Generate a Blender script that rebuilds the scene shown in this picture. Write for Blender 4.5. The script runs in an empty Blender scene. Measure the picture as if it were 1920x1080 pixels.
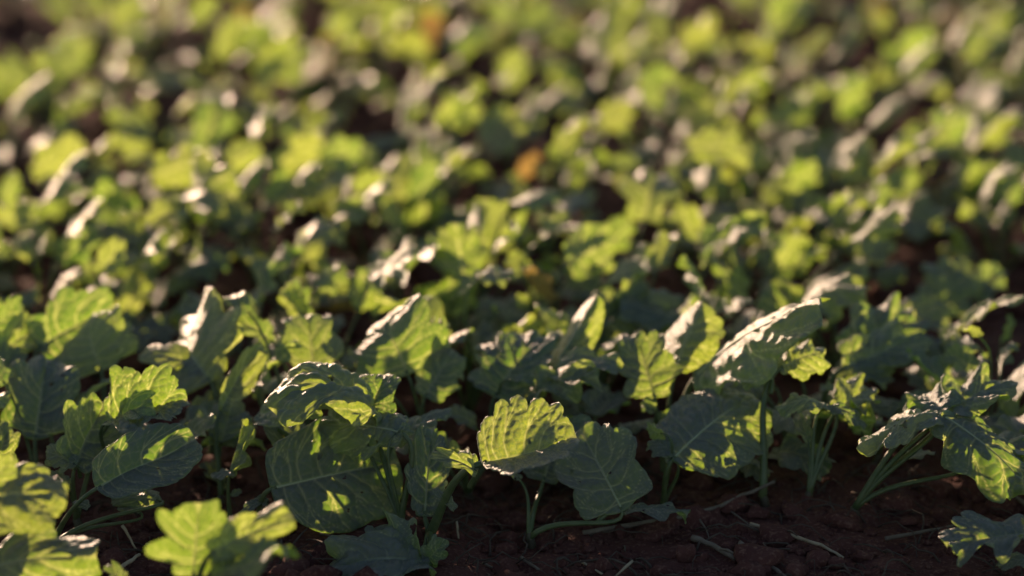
import bpy, math, random
import numpy as np
from mathutils import Matrix, Vector, Quaternion

# ------------------------------------------------------------------ camera
CAM_H, PITCH, LENS, SENSOR = 0.56, math.radians(17.5), 85.0, 36.0
FPX = LENS / SENSOR * 1920.0
scene = bpy.context.scene
col = scene.collection
cam_d = bpy.data.cameras.new("camera")
cam_d.lens, cam_d.sensor_width = LENS, SENSOR
cam_d.clip_start, cam_d.clip_end = 0.05, 2000.0
cam_d.dof.use_dof = True
cam_d.dof.focus_distance = 1.372
cam_d.dof.aperture_fstop = 3.0
cam = bpy.data.objects.new("camera", cam_d)
cam.location = (0, 0, CAM_H)
cam.rotation_euler = (math.pi / 2 - PITCH, 0, 0)
col.objects.link(cam)
scene.camera = cam

# ------------------------------------------------------------------ light
SUN_AZ, SUN_EL = math.radians(-27.0), math.radians(8.8)   # azimuth from +Y, negative = left
world = bpy.data.worlds.new("World")
scene.world = world
world.use_nodes = True
wn = world.node_tree.nodes
sky = wn.new("ShaderNodeTexSky")
sky.sky_type = 'NISHITA'
sky.sun_disc = False
sky.sun_elevation = SUN_EL
sky.sun_rotation = SUN_AZ
world.node_tree.links.new(sky.outputs[0], wn["Background"].inputs[0])
wn["Background"].inputs[1].default_value = 0.078
SUN = Vector((math.sin(SUN_AZ) * math.cos(SUN_EL), math.cos(SUN_AZ) * math.cos(SUN_EL), math.sin(SUN_EL)))
sun_d = bpy.data.lights.new("sun", 'SUN')
sun_d.energy = 5.0
sun_d.angle = math.radians(0.6)
sun_d.color = (1.0, 0.68, 0.46)
sun = bpy.data.objects.new("sun", sun_d)
sun.rotation_euler = SUN.to_track_quat('Z', 'Y').to_euler()
sun.location = (-2, 4, 2)
col.objects.link(sun)
scene.view_settings.view_transform = 'Standard'
scene.view_settings.look = 'None'
scene.view_settings.exposure = 0.7
scene.view_settings.gamma = 1.0
scene.view_settings.use_curve_mapping = False
scene.cycles.use_denoising = True
scene.cycles.max_bounces = 8
scene.cycles.sample_clamp_indirect = 4.0

# ------------------------------------------------------------------ pixel <-> place
FWD = Vector((0, math.cos(PITCH), -math.sin(PITCH)))
UPV = Vector((0, math.sin(PITCH), math.cos(PITCH)))
RGT = Vector((1, 0, 0))
CAM = Vector((0, 0, CAM_H))

def ray(x, y):
    return FWD + RGT * ((x - 960) / FPX) + UPV * ((540 - y) / FPX)

def at_depth(x, y, Y):            # where the sight line meets the upright plane at distance Y
    d = ray(x, y)
    return CAM + d * (Y / d.y)

def at_height(x, y, z):           # where the sight line meets the level z
    d = ray(x, y)
    return CAM + d * ((z - CAM_H) / d.z)

def to_pixel(p):
    v = Vector(p) - CAM
    f = v.dot(FWD)
    return 960 + v.dot(RGT) / f * FPX, 540 - v.dot(UPV) / f * FPX

# ------------------------------------------------------------------ noise and mesh helpers
rng = np.random.default_rng(7)
random.seed(11)
LAT = rng.random((256, 256))

def vnoise(x, y):
    x = np.asarray(x, float); y = np.asarray(y, float)
    xi = np.floor(x).astype(int); yi = np.floor(y).astype(int)
    fx = x - xi; fy = y - yi
    fx = fx * fx * (3 - 2 * fx); fy = fy * fy * (3 - 2 * fy)
    a = LAT[xi & 255, yi & 255]; b = LAT[(xi + 1) & 255, yi & 255]
    c = LAT[xi & 255, (yi + 1) & 255]; d = LAT[(xi + 1) & 255, (yi + 1) & 255]
    return (a * (1 - fx) + b * fx) * (1 - fy) + (c * (1 - fx) + d * fx) * fy - 0.5

def soil_h(x, y):
    x = np.asarray(x, float); y = np.asarray(y, float)
    h = vnoise(x * 5 + 3, y * 5) * 0.012 + vnoise(x * 17, y * 17 + 9) * 0.009
    h = h + vnoise(x * 52 + 40, y * 52) * 0.005 + vnoise(x * 130, y * 130 + 5) * 0.0028
    fade = np.clip((4.5 - np.hypot(x, y - 1.8)) / 1.5, 0, 1)
    return h * fade

def new_mesh(name, V, F, mat, smooth=True, attr=None):
    me = bpy.data.meshes.new(name)
    V = np.asarray(V, float)
    if isinstance(F, np.ndarray):
        k = F.shape[1]
        me.vertices.add(len(V)); me.vertices.foreach_set("co", V.ravel())
        me.loops.add(F.size); me.loops.foreach_set("vertex_index", F.ravel().astype(np.int32))
        me.polygons.add(len(F))
        me.polygons.foreach_set("loop_start", np.arange(0, F.size, k, dtype=np.int32))
        me.update(calc_edges=True)
    else:
        me.from_pydata(V.tolist(), [], F)
    if smooth:
        me.polygons.foreach_set("use_smooth", np.ones(len(me.polygons), bool))
    if attr is not None:
        for nm, val in attr.items():
            a = me.attributes.new(nm, 'FLOAT', 'POINT')
            a.data.foreach_set("value", np.asarray(val, np.float32))
    me.materials.append(mat)
    me.update()
    return me

def link(name, data, parent=None, basis=None):
    o = bpy.data.objects.new(name, data)
    col.objects.link(o)
    if parent is not None:
        o.parent = parent
    if basis is not None:
        o.matrix_basis = basis
    return o

def tube(path, radii, sides=8, flat=1.0):
    P = [Vector(p) for p in path]
    n = len(P)
    V, F = [], []
    ref = Vector((0.13, -0.2, 0.97))
    prev = None
    for i in range(n):
        t = (P[min(i + 1, n - 1)] - P[max(i - 1, 0)])
        t = t.normalized() if t.length > 1e-9 else Vector((0, 0, 1))
        if prev is None:
            a = t.cross(ref)
            if a.length < 0.1:
                a = t.cross(Vector((1, 0, 0)))
            a.normalize()
        else:
            a = (prev - t * prev.dot(t)).normalized()
        prev = a
        b = t.cross(a)
        for k in range(sides):
            w = 2 * math.pi * k / sides
            V.append(P[i] + (a * math.cos(w) + b * (math.sin(w) * flat)) * radii[i])
    for i in range(n - 1):
        for k in range(sides):
            k2 = (k + 1) % sides
            F.append((i * sides + k, i * sides + k2, (i + 1) * sides + k2, (i + 1) * sides + k))
    F.append(tuple(range(sides))[::-1])
    F.append(tuple((n - 1) * sides + k for k in range(sides)))
    return [tuple(v) for v in V], F

def bezier(a, b, c, d, n):
    out = []
    for i in range(n):
        t = i / (n - 1)
        out.append(a * (1 - t) ** 3 + b * (3 * t * (1 - t) ** 2) + c * (3 * t * t * (1 - t)) + d * t ** 3)
    return out

# ------------------------------------------------------------------ materials
def nodes_of(name):
    m = bpy.data.materials.new(name)
    m.use_nodes = True
    nt = m.node_tree
    for n in list(nt.nodes):
        nt.nodes.remove(n)
    out = nt.nodes.new("ShaderNodeOutputMaterial")
    return m, nt, out

def mixrgb(nt, fac, a, b, mode='MIX'):
    n = nt.nodes.new("ShaderNodeMix")
    n.data_type = 'RGBA'; n.blend_type = mode
    for sock, v in ((n.inputs[0], fac), (n.inputs[6], a), (n.inputs[7], b)):
        if isinstance(v, bpy.types.NodeSocket):
            nt.links.new(v, sock)
        elif isinstance(v, (int, float)):
            sock.default_value = v
        else:
            sock.default_value = (*v, 1.0)
    return n.outputs[2]

def noise_tex(nt, scale, detail=4.0, coord='Object'):
    tc = nt.nodes.new("ShaderNodeTexCoord")
    n = nt.nodes.new("ShaderNodeTexNoise")
    n.inputs["Scale"].default_value = scale
    n.inputs["Detail"].default_value = detail
    nt.links.new(tc.outputs[coord], n.inputs["Vector"])
    return n

def ramp(nt, src, p0, p1):
    n = nt.nodes.new("ShaderNodeMapRange")
    n.inputs[1].default_value, n.inputs[2].default_value = p0, p1
    nt.links.new(src, n.inputs[0])
    return n.outputs[0]

def leaf_material(name, refl, refl2, vein_refl, trans, trans2, vein_trans, rough=0.46, spot=None):
    m, nt, out = nodes_of(name)
    L = nt.links
    at = nt.nodes.new("ShaderNodeAttribute"); at.attribute_name = "vein"
    oi = nt.nodes.new("ShaderNodeObjectInfo")
    big = noise_tex(nt, 55.0, 3.0)
    fine = noise_tex(nt, 480.0, 5.0)
    b = mixrgb(nt, oi.outputs["Random"], refl, refl2)
    dust = ramp(nt, big.outputs[0], 0.45, 0.75)
    b = mixrgb(nt, dust, b, tuple(min(1, c * 1.35 + 0.008) for c in refl2))
    b = mixrgb(nt, ramp(nt, at.outputs["Fac"], 0.35, 1.0), b, vein_refl)
    t = mixrgb(nt, oi.outputs["Random"], trans, trans2)
    t = mixrgb(nt, ramp(nt, big.outputs[0], 0.35, 0.75), t, tuple(c * 0.72 for c in trans))
    t = mixrgb(nt, at.outputs["Fac"], t, vein_trans)
    if spot is not None:
        sp = noise_tex(nt, 260.0, 2.0)
        f = ramp(nt, sp.outputs[0], 0.70, 0.76)
        b = mixrgb(nt, f, b, spot); t = mixrgb(nt, f, t, spot)
    bump = nt.nodes.new("ShaderNodeBump")
    bump.inputs["Strength"].default_value = 0.55
    bump.inputs["Distance"].default_value = 0.0011
    L.new(fine.outputs[0], bump.inputs["Height"])
    p = nt.nodes.new("ShaderNodeBsdfPrincipled")
    L.new(b, p.inputs["Base Color"])
    p.inputs["Roughness"].default_value = rough
    p.inputs["IOR"].default_value = 1.45
    p.inputs["Specular IOR Level"].default_value = 0.8
    L.new(bump.outputs[0], p.inputs["Normal"])
    tr = nt.nodes.new("ShaderNodeBsdfTranslucent")
    L.new(t, tr.inputs["Color"])
    L.new(bump.outputs[0], tr.inputs["Normal"])
    add = nt.nodes.new("ShaderNodeAddShader")
    L.new(p.outputs[0], add.inputs[0]); L.new(tr.outputs[0], add.inputs[1])
    L.new(add.outputs[0], out.inputs[0])
    return m

M_LEAF = leaf_material("leaf_blade", (0.070, 0.075, 0.083), (0.098, 0.101, 0.112), (0.150, 0.165, 0.145),
                       (0.125, 0.250, 0.012), (0.29, 0.355, 0.026), (0.48, 0.54, 0.15), 0.34, (0.105, 0.085, 0.06))
M_YELL = leaf_material("yellowing_leaf_blade", (0.11, 0.10, 0.045), (0.13, 0.09, 0.04), (0.22, 0.19, 0.10),
                       (0.27, 0.19, 0.03), (0.26, 0.13, 0.03), (0.36, 0.28, 0.10), 0.5, (0.16, 0.06, 0.02))

def stalk_material(name, c1, c2, trans, rough):
    m, nt, out = nodes_of(name)
    n = noise_tex(nt, 160.0, 3.0)
    c = mixrgb(nt, ramp(nt, n.outputs[0], 0.35, 0.7), c1, c2)
    p = nt.nodes.new("ShaderNodeBsdfPrincipled")
    nt.links.new(c, p.inputs["Base Color"])
    p.inputs["Roughness"].default_value = rough
    if trans:
        p.inputs["Subsurface Weight"].default_value = 0.2
        p.inputs["Subsurface Radius"].default_value = (0.004, 0.005, 0.0012)
        p.inputs["Subsurface Scale"].default_value = 1.0
    b = nt.nodes.new("ShaderNodeBump")
    b.inputs["Strength"].default_value = 0.4; b.inputs["Distance"].default_value = 0.0005
    n2 = noise_tex(nt, 700.0, 4.0)
    nt.links.new(n2.outputs[0], b.inputs["Height"])
    nt.links.new(b.outputs[0], p.inputs["Normal"])
    nt.links.new(p.outputs[0], out.inputs[0])
    return m

M_STALK = stalk_material("green_leaf_stalk", (0.070, 0.105, 0.040), (0.125, 0.145, 0.070), True, 0.42)
M_STEM = stalk_material("purplish_stem", (0.075, 0.060, 0.040), (0.11, 0.10, 0.055), False, 0.6)
M_RIB = stalk_material("pale_leaf_rib", (0.32, 0.35, 0.21), (0.40, 0.42, 0.27), True, 0.45)
M_TWIG = stalk_material("grey_brown_twig", (0.13, 0.095, 0.075), (0.20, 0.16, 0.13), False, 0.85)
M_CHAFF = stalk_material("dark_chaff", (0.060, 0.038, 0.030), (0.105, 0.075, 0.060), False, 0.9)
M_STRAW = stalk_material("pale_dry_straw", (0.30, 0.22, 0.14), (0.42, 0.34, 0.25), False, 0.6)

def soil_material():
    m, nt, out = nodes_of("dark_soil")
    a = noise_tex(nt, 40.0, 6.0); b = noise_tex(nt, 420.0, 5.0)
    c = mixrgb(nt, ramp(nt, a.outputs[0], 0.35, 0.7), (0.082, 0.029, 0.027), (0.125, 0.050, 0.043))
    c = mixrgb(nt, ramp(nt, b.outputs[0], 0.52, 0.72), c, (0.20, 0.100, 0.078))
    p = nt.nodes.new("ShaderNodeBsdfPrincipled")
    nt.links.new(c, p.inputs["Base Color"])
    p.inputs["Roughness"].default_value = 0.95
    p.inputs["Specular IOR Level"].default_value = 0.2
    bp = nt.nodes.new("ShaderNodeBump")
    bp.inputs["Strength"].default_value = 0.9; bp.inputs["Distance"].default_value = 0.0018
    nt.links.new(b.outputs[0], bp.inputs["Height"])
    nt.links.new(bp.outputs[0], p.inputs["Normal"])
    nt.links.new(p.outputs[0], out.inputs[0])
    return m
M_SOIL = soil_material()

# ------------------------------------------------------------------ the ground, one sheet to the horizon
def axis(lo, hi, step, far):
    core = list(np.arange(lo, hi, step))
    g, x, left, right = step, core[0], [], []
    while x > -far:
        g *= 1.35; x -= g; left.append(x)
    g, x = step, core[-1]
    while x < far:
        g *= 1.35; x += g; right.append(x)
    return np.array(left[::-1] + core + right)

gx = axis(-0.75, 0.75, 0.0045, 400.0)
gy_core, y = [], 0.95
while y < 3.2:
    gy_core.append(y); y += 0.0034 * y
g = 0.02; right = []
while y < 400:
    right.append(y); g *= 1.35; y += g
g = 0.004; y = 0.95; left = []
while y > -400:
    g *= 1.4; y -= g; left.append(y)
gy = np.array(left[::-1] + gy_core + right)
GX, GY = np.meshgrid(gx, gy)
GZ = soil_h(GX, GY)
V = np.stack([GX.ravel(), GY.ravel(), GZ.ravel()], 1)
nx = len(gx); idx = np.arange(len(gx) * len(gy)).reshape(len(gy), nx)
F = np.stack([idx[:-1, :-1].ravel(), idx[:-1, 1:].ravel(), idx[1:, 1:].ravel(), idx[1:, :-1].ravel()], 1)
ground = link("ground", new_mesh("ground", V, F, M_SOIL))
ground["kind"] = "structure"
ground["label"] = "dark brown crumbly field soil under the plants"

# ------------------------------------------------------------------ leaf shape
def leaf_geometry(seed, nq=60, ns=22, W=0.8, lobes=8, tooth=0.09, deep=0.10, fold=0.25, cup=-0.3,
                  bend=-0.5, bend_pow=1.0, ruff=0.035, twist=0.0, quilt=1.0, holes=(), skew=None):
    """A brassica leaf of unit chord: base at the origin, tip at (1,0,0), upper face +Z."""
    r = np.random.default_rng(seed)
    if skew is None:
        skew = r.uniform(0.82, 1.05)
    hw = W * 0.5
    side_par = {}
    for sd in (-1, 1):
        nl = lobes + r.integers(-1, 2)
        side_par[sd] = dict(n=nl, ph=r.uniform(-0.1, 0.1), amp=r.uniform(0.55, 1.45, 40),
                            dp=r.uniform(0, 6.28), hwf=r.uniform(0.92, 1.08),
                            rk=r.uniform(2.2, 3.6), rp=r.uniform(0, 6.28), ra=r.uniform(0.6, 1.3))
    def margin(q, sd):
        sp = side_par[sd]
        q = np.clip(q, 0, 1)
        x = 0.5 * (1 - np.cos(math.pi * q ** 0.92))
        y = hw * sp['hwf'] * np.power(np.clip(np.sin(math.pi * np.power(q, skew)), 0, 1), 0.72) + 0.012
        y = np.where(q >= 0.999, 0.0, y)
        u = (q * 0.94 + 0.03) * sp['n'] + sp['ph']
        k = np.clip(np.floor(u).astype(int), 0, 39)
        t = np.power(np.abs(np.sin(math.pi * u)), 0.55) - 0.75
        env = np.clip(q * 6, 0, 1) * np.clip((1 - q) * 7 + 0.35, 0, 1)
        big = np.sin(q * 5.5 * math.pi + sp['dp']) * deep * np.clip(1.25 - q, 0, 1)
        t2 = (np.power(np.abs(np.sin(math.pi * u * 2.63 + 1)), 0.6) - 0.6) * tooth * 0.22
        s = 1 + (t * tooth * sp['amp'][k] + big + t2) * env
        return 0.42 + (x - 0.42) * s, y * s
    def mid(q):
        return 0.02 + 0.80 * np.power(np.clip(q, 0, 1), 1.25)
    def P(q, s, sd):
        mx, my = margin(q, sd)
        m0 = mid(q)
        c = 0.05 * np.sin(math.pi * s) * np.sin(math.pi * np.clip(q, 0, 1))
        return m0 + (mx - m0) * s - c, sd * my * s
    q = np.linspace(0, 1, nq)
    sp_ = np.append(np.linspace(0, 0.965, ns - 1) ** 0.9, 1.0)
    sv = np.concatenate([-sp_[:0:-1], sp_])
    Q, S = np.meshgrid(q, sv, indexing='ij')
    X = np.zeros_like(Q); Y = np.zeros_like(Q)
    for sd, msk in ((-1, S < 0), (1, S >= 0)):
        a, b = P(Q[msk], np.abs(S[msk]), sd)
        X[msk], Y[msk] = a, b
    x, y, sabs, qf = X.ravel(), Y.ravel(), np.abs(S).ravel(), Q.ravel()
    # veins: midrib, forking side veins, net of small veins
    dm = np.abs(y)
    wm = 0.011 * (1.05 - 0.85 * np.clip(x, 0, 1))
    vein = np.exp(-(dm / wm) ** 2)
    dsec = np.full_like(x, 9.0); wsec = np.full_like(x, 0.005)
    for sd in (-1, 1):
        n2 = int(r.integers(4, 7))
        for k in range(n2):
            q0 = 0.10 + 0.84 * (k + 0.5 + r.uniform(-0.33, 0.33)) / n2
            wob = r.uniform(-0.05, 0.05); fk = r.uniform(0.35, 0.7)
            ss = np.linspace(0, 0.97, 16)
            for br in (0, -1, 1):
                qq = np.clip(q0 - 0.07 * (1 - ss) + wob * np.sin(ss * 5) + br * 0.62 / n2 * np.clip(ss - 0.4, 0, 1) ** (0.8 + fk) * 1.6, 0.01, 0.99)
                ax, ay = P(qq, ss, sd)
                seg = range(15) if br == 0 else range(7, 15)
                for j in seg:
                    ux, uy = ax[j + 1] - ax[j], ay[j + 1] - ay[j]
                    l2 = ux * ux + uy * uy + 1e-12
                    tt = np.clip(((x - ax[j]) * ux + (y - ay[j]) * uy) / l2, 0, 1)
                    d = np.hypot(x - ax[j] - tt * ux, y - ay[j] - tt * uy)
                    w = (0.0075 if br == 0 else 0.0055) * (1.1 - 0.7 * ss[j])
                    up = d < dsec
                    dsec = np.where(up, d, dsec); wsec = np.where(up, w, wsec)
    vein = np.maximum(vein, 1.0 * np.exp(-(dsec / (wsec * 1.15)) ** 2))
    cs = 0.098
    gxs, gys = np.meshgrid(np.arange(-0.05, 1.1, cs), np.arange(-hw * 1.3, hw * 1.3, cs))
    sx = gxs.ravel() + r.uniform(-0.42, 0.42, gxs.size) * cs
    sy = gys.ravel() + r.uniform(-0.42, 0.42, gxs.size) * cs
    dd = np.hypot(x[:, None] - sx[None], y[:, None] - sy[None])
    dd.partition(1, axis=1)
    dt = (dd[:, 1] - dd[:, 0]) * 0.5
    vein = np.maximum(vein, 0.34 * np.exp(-(dt / 0.0046) ** 2))
    inner = np.clip(sabs * 5, 0, 1)
    z = quilt * inner * (0.019 * (1 - np.exp(-(dsec / 0.04) ** 2)) + 0.0095 * (1 - np.exp(-(dt / 0.018) ** 2)))
    z *= np.clip(1.15 - 0.6 * sabs ** 4, 0, 1)
    # ruffled rim
    for sd in (-1, 1):
        sp = side_par[sd]
        m_ = (y * sd > 0)
        z = z + m_ * ruff * sp['ra'] * sabs ** 2.2 * (np.sin(2 * math.pi * sp['rk'] * qf + sp['rp'])
              + 0.45 * np.sin(2 * math.pi * sp['n'] * 0.5 * qf + sp['dp'])) * np.clip(qf * 4, 0, 1)
    z = z - (sabs > 0.99) * 0.011
    z = z + 0.02 * r.normal() * np.sin(2.2 * math.pi * x + r.uniform(0, 6.28))
    z = z - z[(nq // 2) * 0 + (ns - 1)]
    # fold along the midrib and cup
    yn = np.abs(y) / max(hw, 1e-6)
    ang = fold + 0.5 * cup * yn
    y2 = np.sign(y) * (np.abs(y) * np.cos(ang) - z * np.sin(ang) * 0.6)
    z2 = np.abs(y) * np.sin(ang) + z * np.cos(ang)
    # twist
    if twist:
        a = twist * (x - 0.1)
        y2, z2 = y2 * np.cos(a) - z2 * np.sin(a), y2 * np.sin(a) + z2 * np.cos(a)
    # bend along the length
    xs = np.linspace(-0.3, 1.3, 320)
    ph = bend * np.sign(xs) * np.abs(xs) ** bend_pow
    ph = np.where(xs < 0, 0, ph)
    cx = np.concatenate([[0], np.cumsum(0.5 * (np.cos(ph[1:]) + np.cos(ph[:-1])) * np.diff(xs))])
    cz = np.concatenate([[0], np.cumsum(0.5 * (np.sin(ph[1:]) + np.sin(ph[:-1])) * np.diff(xs))])
    i0 = np.interp(0, xs, cx); k0 = np.interp(0, xs, cz)
    pf = np.interp(x, xs, ph)
    X3 = np.interp(x, xs, cx) - i0 - np.sin(pf) * z2
    Z3 = np.interp(x, xs, cz) - k0 + np.cos(pf) * z2
    V = np.stack([X3, y2, Z3], 1)
    ncol = 2 * ns - 1
    tip = V[(nq - 1) * ncol].copy()
    base = V[ns - 1].copy()
    V -= base; tip = tip - base
    th = math.atan2(tip[2], math.hypot(tip[0], 0) if tip[0] > 0 else tip[0])
    c, s_ = math.cos(-th), math.sin(-th)
    V = np.stack([V[:, 0] * c - V[:, 2] * s_, V[:, 1], V[:, 0] * s_ + V[:, 2] * c], 1)
    V /= max(0.25, math.hypot(tip[0], tip[2]))
    # faces; the last row's two halves are one line
    idx = np.arange(nq * ncol).reshape(nq, ncol)
    idx[nq - 1, :ns - 1] = idx[nq - 1, ns:][::-1]
    F = np.stack([idx[:-1, :-1].ravel(), idx[1:, :-1].ravel(), idx[1:, 1:].ravel(), idx[:-1, 1:].ravel()], 1)
    if holes:
        fx = x[F].mean(1); fy = y[F].mean(1)
        keep = np.ones(len(F), bool)
        for (hx, hy, hr, he) in holes:
            a = np.arctan2(fy - hy, fx - hx)
            keep &= np.hypot((fx - hx), (fy - hy) * he) > hr * (1 + 0.3 * np.sin(3 * a + hx * 20))
        F = F[keep]
    used = np.unique(F)
    remap = -np.ones(len(V), int); remap[used] = np.arange(len(used))
    rib_idx = [k * ncol + ns - 1 for k in range(nq)] + [(nq - 1) * ncol + ns - 1 + j for j in range(1, ns)]
    rib = V[rib_idx]
    direction = rib[min(6, nq - 1)] - rib[0]
    return V[used], remap[F], vein[used], rib, direction / (np.linalg.norm(direction) + 1e-9)

# ------------------------------------------------------------------ plants
class Plant:
    def __init__(self, base, label, group=None):
        z = float(soil_h(base[0], base[1]))
        self.base = Vector((base[0], base[1], z - 0.003))
        o = bpy.data.objects.new("brassica_plant", None)
        o.empty_display_size = 0.02
        o.location = self.base
        col.objects.link(o)
        o["label"] = label; o["category"] = "plant"
        if group:
            o["group"] = group
        self.o = o
        self.n = 0
        self.top = self.base + Vector((random.uniform(-.003, .003), random.uniform(-.003, .003), random.uniform(0.007, 0.012)))
        pts = bezier(self.base, self.base + Vector((0, 0, .005)), self.top - Vector((0, 0, .003)), self.top, 5)
        v, f = tube([p - self.base for p in pts], [.0030, .0027, .0026, .0024, .0012], 8)
        link("stem", new_mesh("stem", v, f, M_STEM), o)

    def leaf(self, mesh_rib, M, L, fine=False, mat_stalk=None, start=None, sr=1.0):
        me, rib, dirn = mesh_rib
        T = Matrix.Translation(-self.base)
        lf = link("leaf", me, self.o, T @ M)
        pb = M @ Vector((0, 0, 0))
        db = (M.to_3x3() @ Vector(dirn)).normalized()
        p0 = self.top.copy() if start is None else Vector(start)
        dist = (pb - p0).length
        up = Vector((0, 0, 1))
        side = (pb - p0); side.z = 0
        if dist > 0.004:
            c1 = p0 + (up * 0.55 + side * (0.5 / max(dist, 1e-4))).normalized() * dist * 0.38
            c2 = pb - db * min(dist * 0.33, 0.02)
            n = 12 if fine else 6
            pts = bezier(p0 - up * 0.003, c1, c2, pb + db * 0.002, n)
            for p in pts:
                p.z = max(p.z, 0.002 + self.base.z)
            r0 = (0.0013 + 0.014 * L) * sr
            r1 = (0.0005 + 0.012 * L) * sr
            radii = [r0 + (r1 - r0) * (i / (n - 1)) ** 0.8 for i in range(n)]
            v, f = tube([p - self.base for p in pts], radii, 10 if fine else 6, 0.85)
            Mi = M.inverted() @ Matrix.Translation(self.base)
            link("petiole", new_mesh("petiole", v, f, M_STALK), lf, Mi)
        if fine:
            k = max(1, len(rib) // 26)
            rp = rib[::k][:-2]
            rr = [(0.0110 * (1 - i / len(rp)) ** 0.8 + 0.0018) * (1 + 0.4 * max(0, 1 - i / 4)) for i in range(len(rp))]
            rp2 = [Vector(p) - Vector((0, 0, rr[i] * 0.25)) for i, p in enumerate(rp)]
            v, f = tube(rp2, rr, 6)
            link("midrib", new_mesh("midrib", v, f, M_RIB), lf)
        self.n += 1
        return lf

def frame(e1, n, L, origin):
    e1 = e1.normalized()
    n = (n - e1 * n.dot(e1)).normalized()
    e2 = n.cross(e1)
    M = Matrix((e1, e2, n)).transposed().to_4x4()
    return Matrix.Translation(origin) @ M @ Matrix.Scale(L, 4)

SEED = [100]
HALF = (SUN - FWD).normalized()
def hero_leaf(plant, bx, by, tx, ty, dyb, dyt, W, roll, res=1.0, mat=None, start=None, sr=1.0, sheen=False, **kw):
    Yp = plant.base.y
    pb = at_depth(bx, by, Yp + dyb)
    pt = at_depth(tx, ty, Yp + dyb + dyt)
    if pb.z < 0.004:
        pb.z = 0.004
    if pt.z < 0.003:
        pt.z = 0.003
    lean = not sheen and abs(roll) <= 30 and dyt >= 0 and Yp > 1.23
    if lean:                  # blades lean back from the stalk; the seen outline stays
        L0 = (pt - pb).length
        pt2 = at_depth(tx, ty, Yp + dyb + dyt + .42 * L0)
        if pt2.z > .006:
            pt = pt2
            W = W * L0 / (pt - pb).length
    if sheen:                      # lies back so that its upper face mirrors the low sun
        d0 = at_depth(tx, ty, Yp + dyb) - pb
        k = max(-.6, min(.6, -d0.dot(HALF) / FWD.dot(HALF) / max(d0.length, 1e-6)))
        pt = at_depth(tx, ty, Yp + dyb + k * d0.length)
    e1 = pt - pb
    L = e1.length
    e1.normalize()
    toward = (CAM - (pb + pt) * 0.5).normalized()
    c = (toward - e1 * toward.dot(e1)).normalized()
    a = math.radians(roll)
    n = c * math.cos(a) + e1.cross(c) * math.sin(a)
    if sheen:
        n = HALF - e1 * HALF.dot(e1)
        n.normalize()
        if sheen == 'half':        # ridge-folded: only the sunward half mirrors the sun
            n.rotate(Quaternion(e1, -kw['fold']))
    SEED[0] += 1
    g = dict(nq=int(64 * res), ns=int(24 * res), W=W)
    g.update(kw)
    seed = g.pop('seed', SEED[0])
    hr = random.Random(seed)
    g['quilt'] = g.get('quilt', 1.0) * 1.2 + .18
    if g.get('ruff', .035) >= .02:
        g['ruff'] = g.get('ruff', .035) * 1.45
        g['bend'] = g.get('bend', -.5) * 1.2 - .1
        g['twist'] = hr.uniform(-.6, .6)
        g['tooth'] = min(.2, g.get('tooth', .09) * 1.45)
        g['deep'] = min(.24, g.get('deep', .10) * 1.6 + .02)
        g['lobes'] = min(g.get('lobes', 6), 7)
        g['fold'] = g.get('fold', .25) + hr.uniform(-.12, .25)
    hl = list(g.get('holes', ()))
    if hr.random() < .65:
        for _ in range(hr.randint(1, 4)):
            hl.append((hr.uniform(.2, .85), hr.uniform(-.4, .4) * W, hr.uniform(.008, .02), hr.uniform(.7, 1.5)))
    if hr.random() < .5:
        for _ in range(hr.randint(1, 2)):
            hl.append((hr.uniform(.3, .8), hr.choice((-1, 1)) * W * hr.uniform(.46, .54), hr.uniform(.03, .07), hr.uniform(.7, 1.3)))
    g['holes'] = tuple(hl)
    Vv, Ff, vein, rib, dirn = leaf_geometry(seed, **g)
    me = new_mesh("leaf", Vv, Ff, mat or M_LEAF, attr={"vein": vein})
    return plant.leaf((me, rib, dirn), frame(e1, n, L, pb), L, True, None, start, sr)

SHARP = "sharp front-row brassica plants"
def P(px, py, label, group=None):
    return Plant(at_height(px, py, 0.0), label, group)

# ------------------------------------------------------------------ the front plants, leaf by leaf (photo pixels; distance from the ground each stands on)
H = hero_leaf
FR = "sharp plants in the front rows"
a = P(806, 1024, "plant with a folded glowing leaf held out on a thick stalk, front centre", FR)
H(a, 906, 868, 1082, 822, -.012, .006, 1.2, -46, 1.4, fold=.55, cup=-.1, bend=.25, ruff=.018, tooth=.14, deep=.07, lobes=6, quilt=1.35, skew=.86, sr=1.7)
H(a, 893, 884, 812, 853, -.014, -.004, .38, 40, .6, fold=.3, tooth=.16, start=at_depth(880, 905, a.base.y - .010))
H(a, 895, 876, 868, 846, -.012, .002, .5, 20, .5, fold=.3, tooth=.16, start=at_depth(890, 890, a.base.y - .011))
H(a, 796, 965, 806, 803, .006, .018, .46, 8, 1.1, fold=.12, bend=-.3, ruff=.02, tooth=.13, deep=.05, lobes=9, quilt=1.1)
H(a, 852, 955, 812, 918, -.006, .0, .4, 30, .5, tooth=.2, start=at_depth(848, 962, a.base.y - .006))
H(a, 790, 1085, 705, 998, -.030, .004, 1.0, 5, 1.0, fold=.6, ruff=.11, bend=-.7, tooth=.14, quilt=1.3)
H(a, 800, 1080, 612, 1078, -.036, -.012, .7, 52, 1.0, fold=.2, ruff=.07, bend=-.9, tooth=.12, quilt=1.3)
H(a, 800, 1075, 835, 1010, -.030, -.004, .7, 10, .7, fold=.4, ruff=.05)

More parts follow.
